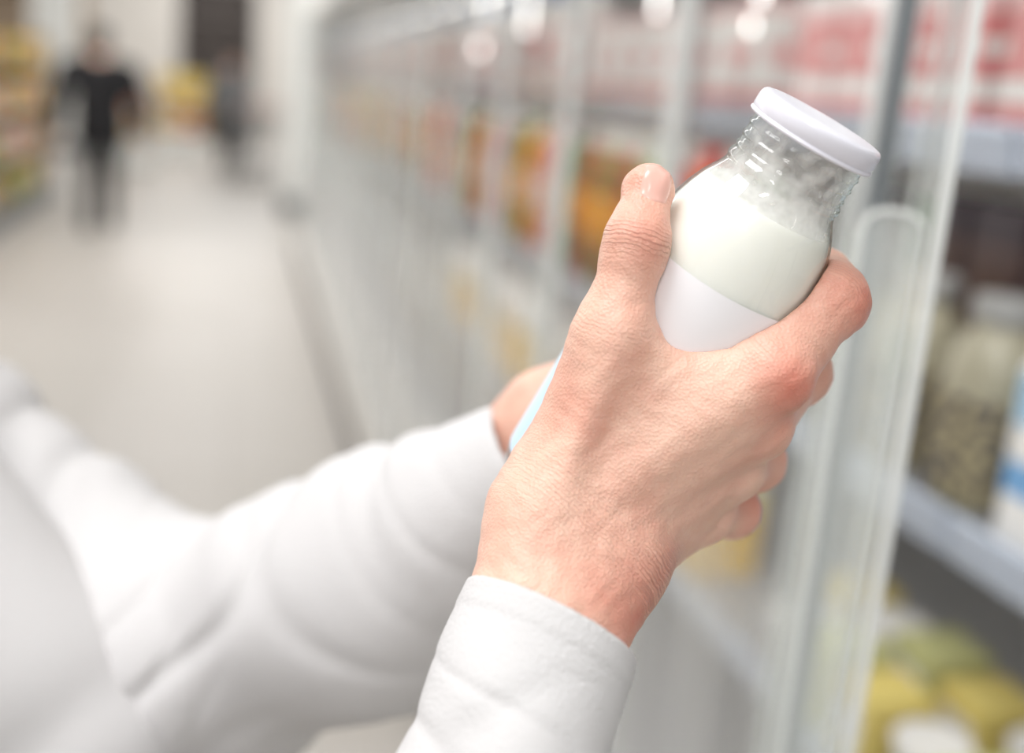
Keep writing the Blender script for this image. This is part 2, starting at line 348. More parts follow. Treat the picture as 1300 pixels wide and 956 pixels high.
def right_hand(p):
    me = [(C(712, 648, .394), IX[0], .0150, .0136), (C(735, 665, .396), MI[0], .0148, .0136), (C(757, 690, .398), RI[0], .0146, .0130), (C(775, 712, .400), PI_[0], .0148, .0120)]
    d = rc(p, *me[0])
    for q in me[1:]: d = smin(d, rc(p, *q), .014)
    d = smin(d, rc(p, WR, WU, .0164, .0158), .012)
    fo = smin(rc(p, WR, FR, .0164, .0162), rc(p, WU, FU, .0156, .0154), .02)
    fo = smin(fo, rc(p, (FR+FU)/2, (FR+FU)/2+(EL-(FR+FU)/2)*.5, .020, .027), .02)
    d = smin(d, fo, .018)
    # ulnar knob of the wrist
    d = smin(d, sph(p, C(748, 735, .381), .0085), .014)
    th = rc(p, TH[0], TH[1], .0156, .0124)
    th = smin(th, rc(p, TH[1], TH[2], .0119, .0098), .010)
    th = smin(th, rc(p, TH[2], TH[3], .0095, .0088), .010)
    th = smin(th, sph(p, TH[3]+(TH[3]-TH[2])*.12, .0083), .004)
    d = smin(d, th, .014)
    # web of the thumb and thenar flesh
    web = rc(p, C(782, 478, .389), C(930, 470, .392), .0100, .0108)
    web = smin(web, rc(p, C(735, 590, .397), C(900, 520, .396), .0135, .0125), .02)
    d = smin(d, web, .016)
    fi = finger(p, IX, RAD['I'])
    # flesh of the first phalanx and the squared bend of the index finger
    fi = smin(fi, rc(p, C(980, 452, .388), C(1036, 387, .397), .0104, .0104), .009)
    fi = smin(fi, rc(p, C(1067, 347, .408), C(1079, 392, .401), .0044, .0054), .006)
    d = smin(d, fi, .006)
    fi = smin(finger(p, MI, RAD['M']), smin(finger(p, RI, RAD['R']), finger(p, PI_, RAD['P']), .004), .002)
    d = smin(d, fi, .0045)
    # dorsal knuckles and tendons
    for J, r in ((IX[0], .0096), (MI[0], .0096), (RI[0], .009), (PI_[0], .008)):
        d = smin(d, sph(p, J+np.array((.0025, -.0015, .0075)), r), .006)
    d = smin(d, rc(p, C(770, 625, .3824), IX[0]+np.array((-.001, 0, .0112)), .0028, .0032), .009)
    d = smin(d, rc(p, C(780, 655, .3858), MI[0]+np.array((0, 0, .0114)), .0028, .0032), .009)
    d = smin(d, rc(p, C(792, 682, .3898), RI[0]+np.array((.002, -.001, .0104)), .0028, .0030), .009)
    d = smin(d, rc(p, C(700, 640, .3764), TH[1]+np.array((0.002, 0, .0098)), .0026, .0026), .010)
    # gentle large-scale unevenness of the skin
    d = d+.00020*np.sin(p[0]*420+2*np.sin(p[1]*260))*np.sin(p[1]*380+1.3*np.sin(p[0]*300))
    d = smax(d, -jar_sdf(p, .0003), .0015)
    return d
RH = nets(right_hand, (-.022, -.128, -.505), (.135, .066, -.345), .00105)
# ------------------------------------------------------------------ left hand, behind the jar
LWc = C(696, 548, .520)
LF = [[C(815, 440, .515), C(890, 415, .512), C(930, 425, .500), C(945, 440, .490)],
      [C(828, 480, .518), C(905, 462, .514), C(945, 475, .502), C(955, 490, .493)],
      [C(828, 520, .520), C(900, 510, .516), C(938, 522, .504), C(946, 535, .496)],
      [C(818, 560, .520), C(875, 560, .516), C(908, 568, .508), C(915, 578, .500)]]
def left_hand(p):
    d = None
    for i, J in enumerate(LF):
        c = LWc+np.array((.004, .012-.010*i, 0))
        q = rc(p, c, J[0], .0150, .0128)
        d = q if d is None else smin(d, q, .014)
    fo = rc(p, LWc+np.array((-.004, .007, 0)), C(560, 665, .56), .019, .026)
    fo = smin(fo, rc(p, LWc+np.array((0, -.009, 0)), C(575, 690, .56), .018, .024), .015)
    d = smin(d, fo, .018)
    for i, J in enumerate(LF):
        s = (1, 1, .95, .82)[i]
        d = smin(d, finger(p, J, (.0125*s, .0115*s, .0100*s, .0088*s)), .004)
    th = smin(rc(p, LWc+np.array((.006, .012, .006)), C(745, 490, .505), .0145, .0125), smin(rc(p, C(745, 490, .505), C(785, 465, .492), .0122, .0112), rc(p, C(785, 465, .492), C(815, 455, .486), .0112, .009), .005), .006)
    d = smin(d, th, .01)
    return smax(d, -jar_sdf(p, .0003), .0015)
LHm = nets(left_hand, (-.075, -.15, -.60), (.135, .045, -.46), .0022, 2)
# shared pieces for people -------------------------------------------------
def head_sdf(p, c, f, sc=1.0):
    """p world arrays, c head centre, f unit facing direction (horizontal)"""
    f = unit((f[0], f[1], 0)); s = np.array((f[1], -f[0], 0))
    x = ((p[0]-c[0])*s[0]+(p[1]-c[1])*s[1])/sc; y = ((p[0]-c[0])*f[0]+(p[1]-c[1])*f[1])/sc; z = (p[2]-c[2])/sc
    q = (x, y, z)
    d = ell(q, (0, -.012, .03), (.076, .094, .09))
    d = smin(d, ell(q, (0, .028, -.045), (.056, .06, .065)), .03)
    d = smin(d, rc(q, (0, .088, .0), (0, .104, -.03), .008, .012), .012)
    d = smin(d, np.minimum(ell(q, (-.077, -.005, -.01), (.012, .02, .032)), ell(q, (.077, -.005, -.01), (.012, .02, .032))), .006)
    d = smax(d, -np.minimum(sph(q, (-.032, .092, .004), .014), sph(q, (.032, .092, .004), .014)), .012)
    d = smin(d, np.minimum(sph(q, (-.032, .072, .004), .0135), sph(q, (.032, .072, .004), .0135)), .003)
    d = smin(d, rc(q, (-.018, .083, -.062), (.018, .083, -.062), .006, .006), .006)
    d = smin(d, rc(q, (0, -.02, -.06), (0, -.035, -.17), .052, .056), .02)
    return d*sc
def hair_sdf(p, c, f, sc=1.0, long=.1):
    f = unit((f[0], f[1], 0)); s = np.array((f[1], -f[0], 0))
    x = ((p[0]-c[0])*s[0]+(p[1]-c[1])*s[1])/sc; y = ((p[0]-c[0])*f[0]+(p[1]-c[1])*f[1])/sc; z = (p[2]-c[2])/sc
    q = (x, y, z)
    d = ell(q, (0, -.02, .04), (.088, .1, .094))
    d = smin(d, rc(q, (0, -.06, 0), (0, -.07, -long), .062, .05), .03)
    d = smax(d, -ell(q, (0, .105, -.03), (.07, .08, .1)), .01)
    return d*sc
# ------------------------------------------------------------------ the person holding the jar
SL = C(-130, 500, .80); SR = np.array((-.38, -.11, -.41))
Sl_w = W(SL); Sr_w = W(SR); lat = Sr_w-Sl_w; lat[2] = 0; lat = unit(lat); fac = np.array((-lat[1], lat[0], 0)); 
if fac[0] < 0: fac = -fac
hipw = W((-.45, -.74, -.66)); headc = W((-.52, .20, -.58)); 
person = empty('person', (float(hipw[0]), float(hipw[1]), 0))
tag(person, 'person in a white long-sleeved shirt holding the milk jar in both hands', 'person')
pinv = np.array((hipw[0], hipw[1], 0))
def to_p(v): return v-pinv
K0 = C(680, 597, .520); K1 = C(458, 746, .585); K2 = C(230, 838, .66)
def arms_in(p):
    d = rc(p, (FR+FU)/2+(EL-(FR+FU)/2)*.3, EL, .024, .036)
    d = np.minimum(d, rc(p, EL, SR, .036, .045))
    d = smin(d, rc(p, C(560, 668, .56), K2, .026, .036), .01)
    d = np.minimum(d, rc(p, K2, SL, .036, .045))
    d = smin(d, rc(p, SL, SR, .05, .05), .03)
    return smin(d, rc(p, (-.46, -.02, -.62), (-.46, -.6, -.66), .09, .11), .05)
AR = nets(arms_in, (-.62, -.78, -.90), (.03, .12, -.22), .011, 1)
HD = nets(lambda p: head_sdf(p, headc, fac), headc-.22, headc+.2, .006, 1)
NK = nets(lambda p: rc(p, headc+np.array((0, 0, -.09)), W((-.46, -.02, -.62)), .055, .062), np.minimum(headc-.1, W((-.46, -.02, -.62)))-.09, np.maximum(headc, W((-.46, -.02, -.62)))+.08, .012, 1)
def attrs_for(V):
    red = np.zeros(len(V)); cu = np.zeros(len(V)); cm = np.zeros(len(V))
    def g(c, s): return np.exp(-(((V-c)**2).sum(1))/s**2)
    red += .45*g(TH[2]+np.array((0, 0, .012)), .013)+.45*g(TH[3]+np.array((0, .003, .004)), .013)
    red += .65*g(IX[1]+np.array((.006, 0, .008)), .015)+.9*g(IX[0]+np.array((.004, -.005, .012)), .012)+.45*g(MI[0]+np.array((.004, 0, .012)), .012)
    red += .4*g(MI[1], .02)+.35*g(RI[1], .02)+.25*g(PI_[1], .02)+.25*g((IX[0]+IX[1])/2, .02)+.3*g((TH[0]+TH[1])/2+np.array((0, 0, .012)), .014)
    red += .6*g(C(800, 765, .375), .022)
    hx = C(860, 600, .40)-(FR+FU)/2
    for c, a, w, dist, amp in ((TH[2], TH[3]-TH[1], .0054, .019, .8), (IX[1], IX[1]-IX[0]+.6*(IX[2]-IX[1]), .007, .02, .6), (IX[0], IX[0]-WR, .008, .022, .3), (MI[1], MI[1]-MI[0], .007, .02, .45), (TH[1], TH[2]-TH[0], .007, .021, .2), ((WR+WU)/2, hx, .014, .07, .22), (C(815, 745, .392), hx, .02, .026, .95)):
        u = (V-c)@unit(a); m = amp*np.exp(-(u/w)**2)*np.clip((dist-np.linalg.norm(V-c, axis=1))/(.4*dist), 0, 1)
        x = m > cm; cu[x] = u[x]*1000; cm[x] = m[x]
    return red, cu, cm
A1 = attrs_for(RH[0]); nO = len(LHm[0])+len(AR[0])+len(HD[0])+len(NK[0])
at = {k: np.concatenate([a, np.zeros(nO)]) for k, a in zip(('redness', 'crease_u', 'crease_m'), A1)}
at['redness'][len(RH[0]):] = .15
body = mesh_obj('body', [(to_p(W(RH[0])), RH[1]), (to_p(W(LHm[0])), LHm[1]), (to_p(W(AR[0])), AR[1]), (to_p(HD[0]), HD[1]), (to_p(NK[0]), NK[1])], M['skin'], person, at)
# thumbnail, laid on the thumb
ta = unit(TH[3]-TH[2]); tn = np.array((.22, .04, 1.)); tn = unit(tn-ta*(tn@ta)); tb = np.cross(ta, tn)
nc = TH[3]+ta*.0006
g = 25; U, Vv = np.meshgrid(np.linspace(-1, 1, g), np.linspace(-1, 1, g), indexing='ij')
uu_ = U*np.sqrt(1-.42*Vv**2); vv_ = Vv*np.sqrt(1-.22*U**2)
Pn = nc+uu_[..., None]*.0082*ta+vv_[..., None]*.0056*tb+tn*.02
Pn = Pn.reshape(-1, 3)
for _ in range(40): Pn = Pn-tn*np.clip(right_hand(Pn.T), -.002, .02)[:, None]*.8
ed = np.maximum(np.abs(U), np.abs(Vv)).reshape(-1)
lift = np.where(ed > .97, -.0003, .00045*(1-ed**4)+.00010)
Pn = Pn+tn*lift[:, None]
fq = np.array([(i*g+j, (i+1)*g+j, (i+1)*g+j+1, i*g+j+1) for i in range(g-1) for j in range(g-1)])
mesh_obj('thumbnail', [(to_p(W(Pn)), fq)], M['nail'], body)
# shirt -------------------------------------------------------------------
Q0 = C(697, 787, .375); qn = unit((.43, .80, -.40)); qd = unit(EL-Q0)
def groove(x, w=.45): return np.exp(-(np.sin(x)/w)**2)
def rsleeve(p):
    u = (p[0]-Q0[0])*qd[0]+(p[1]-Q0[1])*qd[1]+(p[2]-Q0[2])*qd[2]
    cut = (p[0]-Q0[0])*qn[0]+(p[1]-Q0[1])*qn[1]+(p[2]-Q0[2])*qn[2]
    a = Q0-qd*.04
    w = .0024*groove(u*34+p[0]*40+1.5*np.sin(p[1]*40)+.6, .35)*np.clip((u-.016)/.03, 0, 1)+.0012*np.sin(u*62-p[0]*90+2)*np.clip((u+.01)/.03, .35, 1)
    w = w+.0010*groove(u*70-p[0]*60+1.3*np.sin(p[1]*90), .35)*np.clip((u-.016)/.02, 0, 1)
    o = rc(p, a, EL, .0280, .046)+w
    # turned hem with a stitched line
    o = o-.0005*np.clip((cut+.0115)/.0008, 0, 1)+.0006*np.exp(-((cut+.0102)/.0009)**2)
    inn = np.maximum(rc(p, a, EL, .0248, .0428)+np.maximum(w, 0), -cut-.007)
    return smax(smax(o, cut, .0008), -inn, .0007)
RS = nets(rsleeve, (-.115, -.345, -.42), (.062, -.055, -.225), .0014, 2)
kn = unit((.80, .55, .22)); kd = unit(K1-K0)
def fold(p):
    x, y, z = p
    n1 = 1.8*np.sin(17*x+12*y)+1.0*np.sin(9*x-21*y+2)
    n2 = 1.4*np.sin(15*x-14*y+1)+.9*np.sin(24*y+9*z)
    a1 = np.clip(.5+.7*np.sin(15*x+9*y+1), 0, 1); a2 = np.clip(.4+.7*np.sin(21*x-16*y+2.5), 0, 1); a3 = .5+.5*np.sin(27*x+17*y+.7)
    f = .0022*np.sin(40*x+30*y+16*z+1.8*np.sin(26*y-9*x))+.0070*a1*groove(22*x-14*y+n1, .6)
    return f+.0034*a2*groove(30*x-6*y+1.6*n2, .42)+.0022*a3*groove(52*x-20*y+2.2*n1, .4)+.0013*(1-a3)*groove(66*x+30*y+2.4*n2, .4)-.0035
def lsleeve(p):
    u = (p[0]-K0[0])*kd[0]+(p[1]-K0[1])*kd[1]+(p[2]-K0[2])*kd[2]
    a = K0-kd*.05
    w = fold(p)*np.clip((u-.0)/.05, .2, 1)
    o = smin(rc(p, a, K1, .0325, .054), rc(p, K1, K2, .054, .066), .05)
    o = smin(o, rc(p, K2, C(60, 690, .72), .066, .062), .06)
    o = smin(o, rc(p, C(60, 690, .72), SL, .062, .064), .03)
    # gathered folds near the elbow
    o = smin(o, rc(p, C(425, 642, .562), C(500, 800, .556), .008, .012), .016)
    o = smin(o, rc(p, C(330, 690, .602), C(390, 850, .592), .010, .012), .022)
    o = smin(o, rc(p, C(545, 597, .53), C(600, 735, .525), .007, .010), .014)
    o = o+w
    inn = np.maximum(rc(p, a, K1, .0270, .0470)+w, u-.012)
    cut = (p[0]-K0[0])*kn[0]+(p[1]-K0[1])*kn[1]+(p[2]-K0[2])*kn[2]
    return smax(smax(o, cut, .002), -inn, .001)
LS = nets(lsleeve, (-.53, -.33, -.90), (.045, .06, -.46), .0028, 2)
dn = unit((-.085, -.97, -.22))
def torso(p):
    d = smin(rc(p, (-.405, -.05, -.61), (-.305, -.26, -.60), .088, .13), rc(p, (-.385, -.09, -.47), (-.30, -.29, -.47), .088, .125), .04)
    d = smin(d, rc(p, (-.48, -.03, -.62), (-.46, -.45, -.62), .12, .14), .06)
    d = smin(d, rc(p, (-.36, -.30, -.55), (-.43, -.70, -.65), .14, .17), .08)
    d = smin(d, rc(p, SL, SR, .062, .064), .04)
    d = smin(d, rc(p, SR, EL, .064, .05), .03)
    d = d+.006*groove(13*p[0]+11*p[1]+1.0*np.sin(12*p[1])+.6*np.sin(15*p[0]), .5)+.0035*groove(19*p[0]-9*p[1]+1.3*np.sin(14*p[1]), .5)+.0025*np.sin(40*p[0]+36*p[1]+2*np.sin(20*p[1]))-.002
    return smax(d, (p[0]+.43)*dn[0]+(p[1]+.72)*dn[1]+(p[2]+.65)*dn[2], .01)
TO = nets(torso, (-.68, -.95, -.92), (.0, .12, -.20), .0080, 2)
mesh_obj('shirt', [(to_p(W(RS[0])), RS[1]), (to_p(W(LS[0])), LS[1]), (to_p(W(TO[0])), TO[1])], M['shirt'], person)
def legs(p):
    d = rc(p, hipw+np.array((0, 0, .1)), hipw+np.array((0, 0, -.02)), .14, .15)
    for s in (-1, 1):
        a = hipw+lat*.085*s; k = a+np.array((0, 0, -(hipw[2]-.46)))+fac*.02+lat*.01*s; f = np.array((k[0], k[1], .10))-fac*.02
        d = smin(d, rc(p, a, k, .095, .062), .04); d = smin(d, rc(p, k, f, .062, .052), .02)
    return smax(d, .07-p[2], .005)
lo = hipw+np.array((-.32, -.32, 0)); lo[2] = .03; hi = hipw+np.array((.32, .32, .26))
LG = nets(legs, lo, hi, .016, 1); mesh_obj('trousers', [(to_p(LG[0]), LG[1])], M['trouser'], person)
for s in (-1, 1):
    f0 = hipw+lat*.095*s; f0[2] = .045
    fn = lambda p: smax(smin(rc(p, f0-fac*.05, f0+fac*.11+np.array((0, 0, -.008)), .042, .036), rc(p, f0, f0+np.array((0, 0, .06)), .046, .046), .02), .0-p[2], .004)
    sh = nets(fn, f0+np.array((-.22, -.22, -.06)), f0+np.array((.22, .22, .12)), .009, 1); mesh_obj('shoe', [(to_p(sh[0]), sh[1])], M['shoe'], person)
HR = nets(lambda p: hair_sdf(p, headc, fac, long=.16), headc-.26, headc+.2, .009, 1); mesh_obj('hair', [(to_p(HR[0]), HR[1])], M['hair'], person)
# ------------------------------------------------------------------ shoppers far down the aisle
def shopper(name, x, y, rz, label, jacket, trouser, hair, stride, hgt=1.0, reach=0, wide=1.0):
    root = empty(name, (x, y, 0), rz); tag(root, label, 'person')
    hc = np.array((0, .01, 1.58)); f = np.array((0, 1, 0))
    def part(n, fn, lo, hi, m, h=.02):
        q = nets(fn, lo, hi, h, 1); o = mesh_obj(n, [(q[0]*np.array((hgt*(wide if n == 'jacket' else 1), hgt, hgt)), q[1])], m, root); return o
    hands = [np.array((s*.27*wide, .05+.05*s*(1-reach)+.38*reach, .80+.22*reach)) for s in (-1, 1)]
    elb = [np.array((s*.26*wide, -.05+.05*reach, 1.08)) for s in (-1, 1)]
    def bodyf(p):
        d = head_sdf(p, hc, f)
        d = smin(d, rc(p, (0, -.02, 1.40), (0, 0, .95), .1, .1), .04)
        for s in (0, 1):
            d = np.minimum(d, rc(p, hands[s], hands[s]+np.array((0, .02, -.09)), .034, .022))
            d = np.minimum(d, rc(p, elb[s], hands[s], .03, .028)); d = np.minimum(d, rc(p, elb[s], (.17*(2*s-1), -.01, 1.38), .03, .03))
        return d
    bo = part('body', bodyf, (-.46, -.2, .65), (.46, .55, 1.8), M['skin'])
    hj = [np.array((q[0]/wide, q[1], q[2])) for q in hands]; ej = [np.array((q[0]/wide, q[1], q[2])) for q in elb]
    def jf(p):
        d = smin(rc(p, (-.12, -.01, 1.36), (.12, -.01, 1.36), .085, .085), rc(p, (0, -.01, 1.3), (0, 0, .80), .155, .165), .09)
        for s in (0, 1):
            d = smin(d, rc(p, (.17*(2*s-1), -.01, 1.37), ej[s], .078, .062), .03); d = smin(d, rc(p, ej[s], hj[s]+np.array((0, 0, .03)), .058, .046), .02)
        d = d+.004*np.sin(30*p[2]+12*p[0])
        return smax(d, .70-p[2], .01)
    part('jacket', jf, (-.42, -.28, .62), (.42, .5, 1.5), jacket)
    ft = [np.array((s*.09, s*stride, .1)) for s in (-1, 1)]
    def tf(p):
        d = rc(p, (0, 0, .95), (0, 0, .86), .13, .14)
        for s in (-1, 1):
            k = np.array((s*.09, s*stride*.6+.03, .5)); fo = np.array((s*.09, s*stride, .1))
            d = smin(d, rc(p, (s*.085, 0, .85), k, .098, .068), .04); d = smin(d, rc(p, k, fo, .066, .054), .02)
        return smax(d, .07-p[2], .005)
    part('trousers', tf, (-.3, -.45, .03), (.3, .45, 1.1), trouser)
    for q in ft:
        part('shoe', lambda p: smax(rc(p, q+np.array((0, -.05, -.055)), q+np.array((0, .13, -.06)), .045, .04), -p[2], .004), q+np.array((-.1, -.15, -.15)), q+np.array((.1, .24, .05)), M['shoe'], .014)
    part('hair', lambda p: hair_sdf(p, hc, f, long=.06), (-.16, -.2, 1.4), (.16, .16, 1.78), hair)
    return root
shopper('person', -1.20, 10.6, .05, 'shopper in a black jacket and dark trousers walking away down the aisle', M['black'], M['dark'], M['black'], .16, 1.05, 0, 1.3)
shopper('person', -.10, 17.6, math.pi*.9, 'shopper in dark clothes pushing a cart at the far end of the aisle', M['grey'], M['black'], M['black'], .06, 1.0, 1, 1.1)
cart = empty('shopping_cart', (.22, 16.45, 0), math.pi*.9); tag(cart, 'grey wire shopping cart in front of the far shopper', 'cart')
b = B()
for i in range(9):
    z = .5+.055*i; w = .22+.012*i; l = .34+.014*i
    for sx in (-1, 1): b.box((sx*w, 0, z), (.012, 2*l, .012))
    for sy in (-1, 1): b.box((0, sy*l, z), (2*w, .012, .012))
for i in range(7): b.box((-.21+.07*i, 0, .5), (.01, .68, .01))
b.build('basket', M['grey'], cart)
b = B(); b.box((0, 0, .2), (.46, .8, .03), .01)
for sx in (-1, 1): b.box((sx*.21, -.36, .36), (.03, .03, .34)); b.box((sx*.21, .3, .36), (.03, .03, .34))
for sx in (-1, 1):
    for sy in (-1, 1): b.box((sx*.2, sy*.34, .14), (.03, .05, .11))
b.build('frame', M['grey'], cart)
b = B(); b.box((0, -.5, 1.02), (.54, .035, .035), .01); b.box((-.25, -.45, .98), (.02, .12, .02)); b.box((.25, -.45, .98), (.02, .12, .02)); b.build('handle', mat('red_plastic', (170, 40, 40)), cart)
for sx in (-1, 1):
    for sy in (-1, 1):
        o = B().lathe([(0, -.014), (.05, -.014), (.06, 0), (.05, .014), (0, .014)], 20).build('wheel', M['black'], cart)
        o.location = (sx*.2, sy*.34, .06); o.rotation_euler = (0, math.pi/2, 0)
# ------------------------------------------------------------------ the setting
def struct(name, c, sz, m):
    o = B().box(c, sz).build(name, m); o['kind'] = 'structure'; return o
fm, t, pb = nt('polished_floor'); pb.inputs['Roughness'].default_value = .42
tc = t.nodes.new('ShaderNodeTexCoord'); br = t.nodes.new('ShaderNodeTexBrick'); t.links.new(tc.outputs['Object'], br.inputs['Vector'])
br.inputs['Color1'].default_value = lin((191, 185, 178)); br.inputs['Color2'].default_value = lin((186, 180, 172)); br.inputs['Mortar'].default_value = lin((166, 159, 151))
br.inputs['Scale'].default_value = 1; br.inputs['Brick Width'].default_value = .6; br.inputs['Row Height'].default_value = .6; br.inputs['Mortar Size'].default_value = .004; br.offset = 0
t.links.new(br.outputs['Color'], pb.inputs['Base Color'])
struct('floor', (0, 13, -.05), (16, 36, .1), fm)
struct('wall_back', (0, 31.05, 2.5), (16, .1, 5), mat('pale_taupe_wall', (216, 211, 204), .7))
struct('wall_left', (-8.05, 13, 2.5), (.1, 36, 5), mat('pale_wall', (230, 226, 220), .7))
struct('wall_right', (1.46, 6, 2.5), (.1, 20, 5), mat('white_wall', (226, 228, 224), .7))
# ------------------------------------------------------------------ glass-door fridges
DW = .50; NU = 7; H0 = .90; UL = 3*DW
SHZ = (.35, .81, 1.16, 1.54, 1.86)
def make_door(parent, m_glass, opened):
    w = DW-.010
    b = B()
    wd = .009 if opened else .016
    for x in (wd/2, w-wd/2):
        if opened and x > .1: continue
        b.box((x, 0, 1.1), (wd, .014, 1.76), .002)
    b.box((w/2, 0, .235), (w-.04, .014, .03), .003); b.box((w/2, 0, 1.965), (w-.04, .014, .03), .003)
    fr = b.build('door', M['alu'] if opened else M['edge'], parent)
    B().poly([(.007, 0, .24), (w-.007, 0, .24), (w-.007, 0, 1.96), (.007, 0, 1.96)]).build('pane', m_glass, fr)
    if opened:
        # bright glass edges of the double pane; pale strips stand in for reflections in it
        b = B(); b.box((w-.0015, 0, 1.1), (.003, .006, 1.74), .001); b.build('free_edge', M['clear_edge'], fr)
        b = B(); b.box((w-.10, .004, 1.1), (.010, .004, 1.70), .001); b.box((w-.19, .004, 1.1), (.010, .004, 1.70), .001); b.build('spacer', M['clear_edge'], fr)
        b = B(); b.box((w-.13, .006, 1.1), (.012, .004, 1.70), .001); b.box((w-.045, .006, 1.1), (.008, .003, 1.70), .001); b.box((.05, .006, 1.1), (.020, .006, 1.70), .001); b.build('gasket', M['gasket'], fr)
        # clear acrylic grip: a bent strip with rounded top
        b = B(); pts = []
        x0, x1, z0, z1 = -.036, -.004, .86, 1.500
        rr_ = .012
        outl = [(x0, z0), (x1, z0)]
        outl += [(x1-rr_+rr_*math.cos(a), z1-rr_+rr_*math.sin(a)) for a in [math.pi/2*i/6 for i in range(7)]]
        outl += [(x0+rr_+rr_*math.cos(a), z1-rr_+rr_*math.sin(a)) for a in [math.pi/2+math.pi/2*i/6 for i in range(7)]]
        for xx in (w-.016, w-.012): pts.append([b.bm.verts.new((xx, q[0], q[1])) for q in outl])
        b.bm.faces.new(pts[0]); b.bm.faces.new(pts[1][::-1])
        for i in range(len(outl)):
            j = (i+1) % len(outl); b.bm.faces.new((pts[0][i], pts[0][j], pts[1][j], pts[1][i]))
        b.box((w-.034, -.036, (z0+z1)/2-.006), (.040, .004, z1-z0-.02), .0015)
        b.build('handle', M['acryl'], fr)
        # polished bright rim of the grip
        b = B(); ri = .0026
        inn_ = [(x0+ri, z0), (x1-ri, z0)]
        inn_ += [(x1-rr_+(rr_-ri)*math.cos(a), z1-rr_+(rr_-ri)*math.sin(a)) for a in [math.pi/2*i/6 for i in range(7)]]
        inn_ += [(x0+rr_+(rr_-ri)*math.cos(a), z1-rr_+(rr_-ri)*math.sin(a)) for a in [math.pi/2+math.pi/2*i/6 for i in range(7)]]
        order = list(range(1, len(outl)))+[0]
        R_ = [[[b.bm.verts.new((xx, L_[i][0], L_[i][1])) for i in order] for L_ in (outl, inn_)] for xx in (w-.0175, w-.0105)]
        for i in range(len(order)-1):
            b.bm.faces.new((R_[0][0][i], R_[0][0][i+1], R_[0][1][i+1], R_[0][1][i])); b.bm.faces.new((R_[1][0][i], R_[1][1][i], R_[1][1][i+1], R_[1][0][i+1]))
            b.bm.faces.new((R_[0][0][i], R_[1][0][i], R_[1][0][i+1], R_[0][0][i+1])); b.bm.faces.new((R_[0][1][i], R_[0][1][i+1], R_[1][1][i+1], R_[1][1][i]))
        b.build('handle_rim', M['clear_edge'], fr)
    else:
        b = B(); b.box((w-.012, -.020, 1.18), (.018, .005, .62), .002); b.box((w-.018, -.012, 1.18), (.004, .014, .62), .001)
        b.build('handle', M['acryl'], fr)
        b = B(); b.box((.022, .008, 1.1), (.008, .006, 1.70), .001); b.build('gasket', M['gasket'], fr)
    return fr
def make_fridge(open_last=False):
    root = empty('fridge_cabinet', (.56, 0, 0))
    B().box((.36, UL/2, .15), (.84, UL-.004, .12), .006).build('base', M['base'], root)
    B().box((.36, UL/2, .045), (.84, UL-.004, .09)).build('plinth', M['kick'], root)
    B().box((.78, UL/2, 1.1), (.03, UL-.004, 1.8)).build('back_panel', M['white'], root)
    B().box((.37, UL/2, 2.12), (.84, UL-.004, .24), .01).build('canopy', M['white'], root)
    for z in SHZ:
        sh = B().box((.45, UL/2, z-.012), (.60, UL-.006, .018), .003).build('shelf', M['shelf'], root)
        B().box((.145, UL/2, z-.014), (.012, UL-.006, .050), .004, Matrix.Rotation(math.radians(-12), 3, 'Y')).build('price_rail', M['rail'], sh)
        B().box((.185, UL/2, z-.027), (.03, UL-.05, .010), .002).build('light_strip', M['led'], sh)  # glowing strip added to brighten the fridge interior
    for k in range(3):
        op = open_last and k == 2
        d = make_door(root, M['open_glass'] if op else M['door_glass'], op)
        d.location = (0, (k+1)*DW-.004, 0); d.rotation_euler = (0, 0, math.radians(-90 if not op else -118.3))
    return root
f0 = make_fridge(True); f0.location.y = H0-UL
tag(f0, 'glass-door fridge cabinet nearest the hand, one door standing open', 'fridge', 'row of glass-door fridges')
f1 = make_fridge(); f1.location.y = H0
ords = ['just beyond the open door', 'second beyond the open door', 'third beyond the open door', 'fourth beyond the open door', 'fifth beyond the open door', 'at the far end of the row']
frs = []
for i in range(NU-1):
    o = f1 if i == 0 else copy_tree(f1)
    o.location.y = H0+i*UL; frs.append(o)
    tag(o, 'misted glass-door fridge cabinet, '+ords[i], 'fridge', 'row of glass-door fridges')
for fr_, ks in ((frs[0], (.42, 1.42, 2.3)), (frs[1], (.2, 1.3, 2.4))):
    for k in ks:
        b = B(); b.lathe([(0, -.016), (.013, -.015), (.021, -.005), (.021, .005), (.008, .016), (0, .016)], 24, (.2, k*DW, 1.668)); b.box((.2, k*DW, 1.765), (.006, .006, .165))
        b.build('spot_lamp', M['spot'], fr_, True)  # glowing discs added to stand in for lamp reflections in the glass
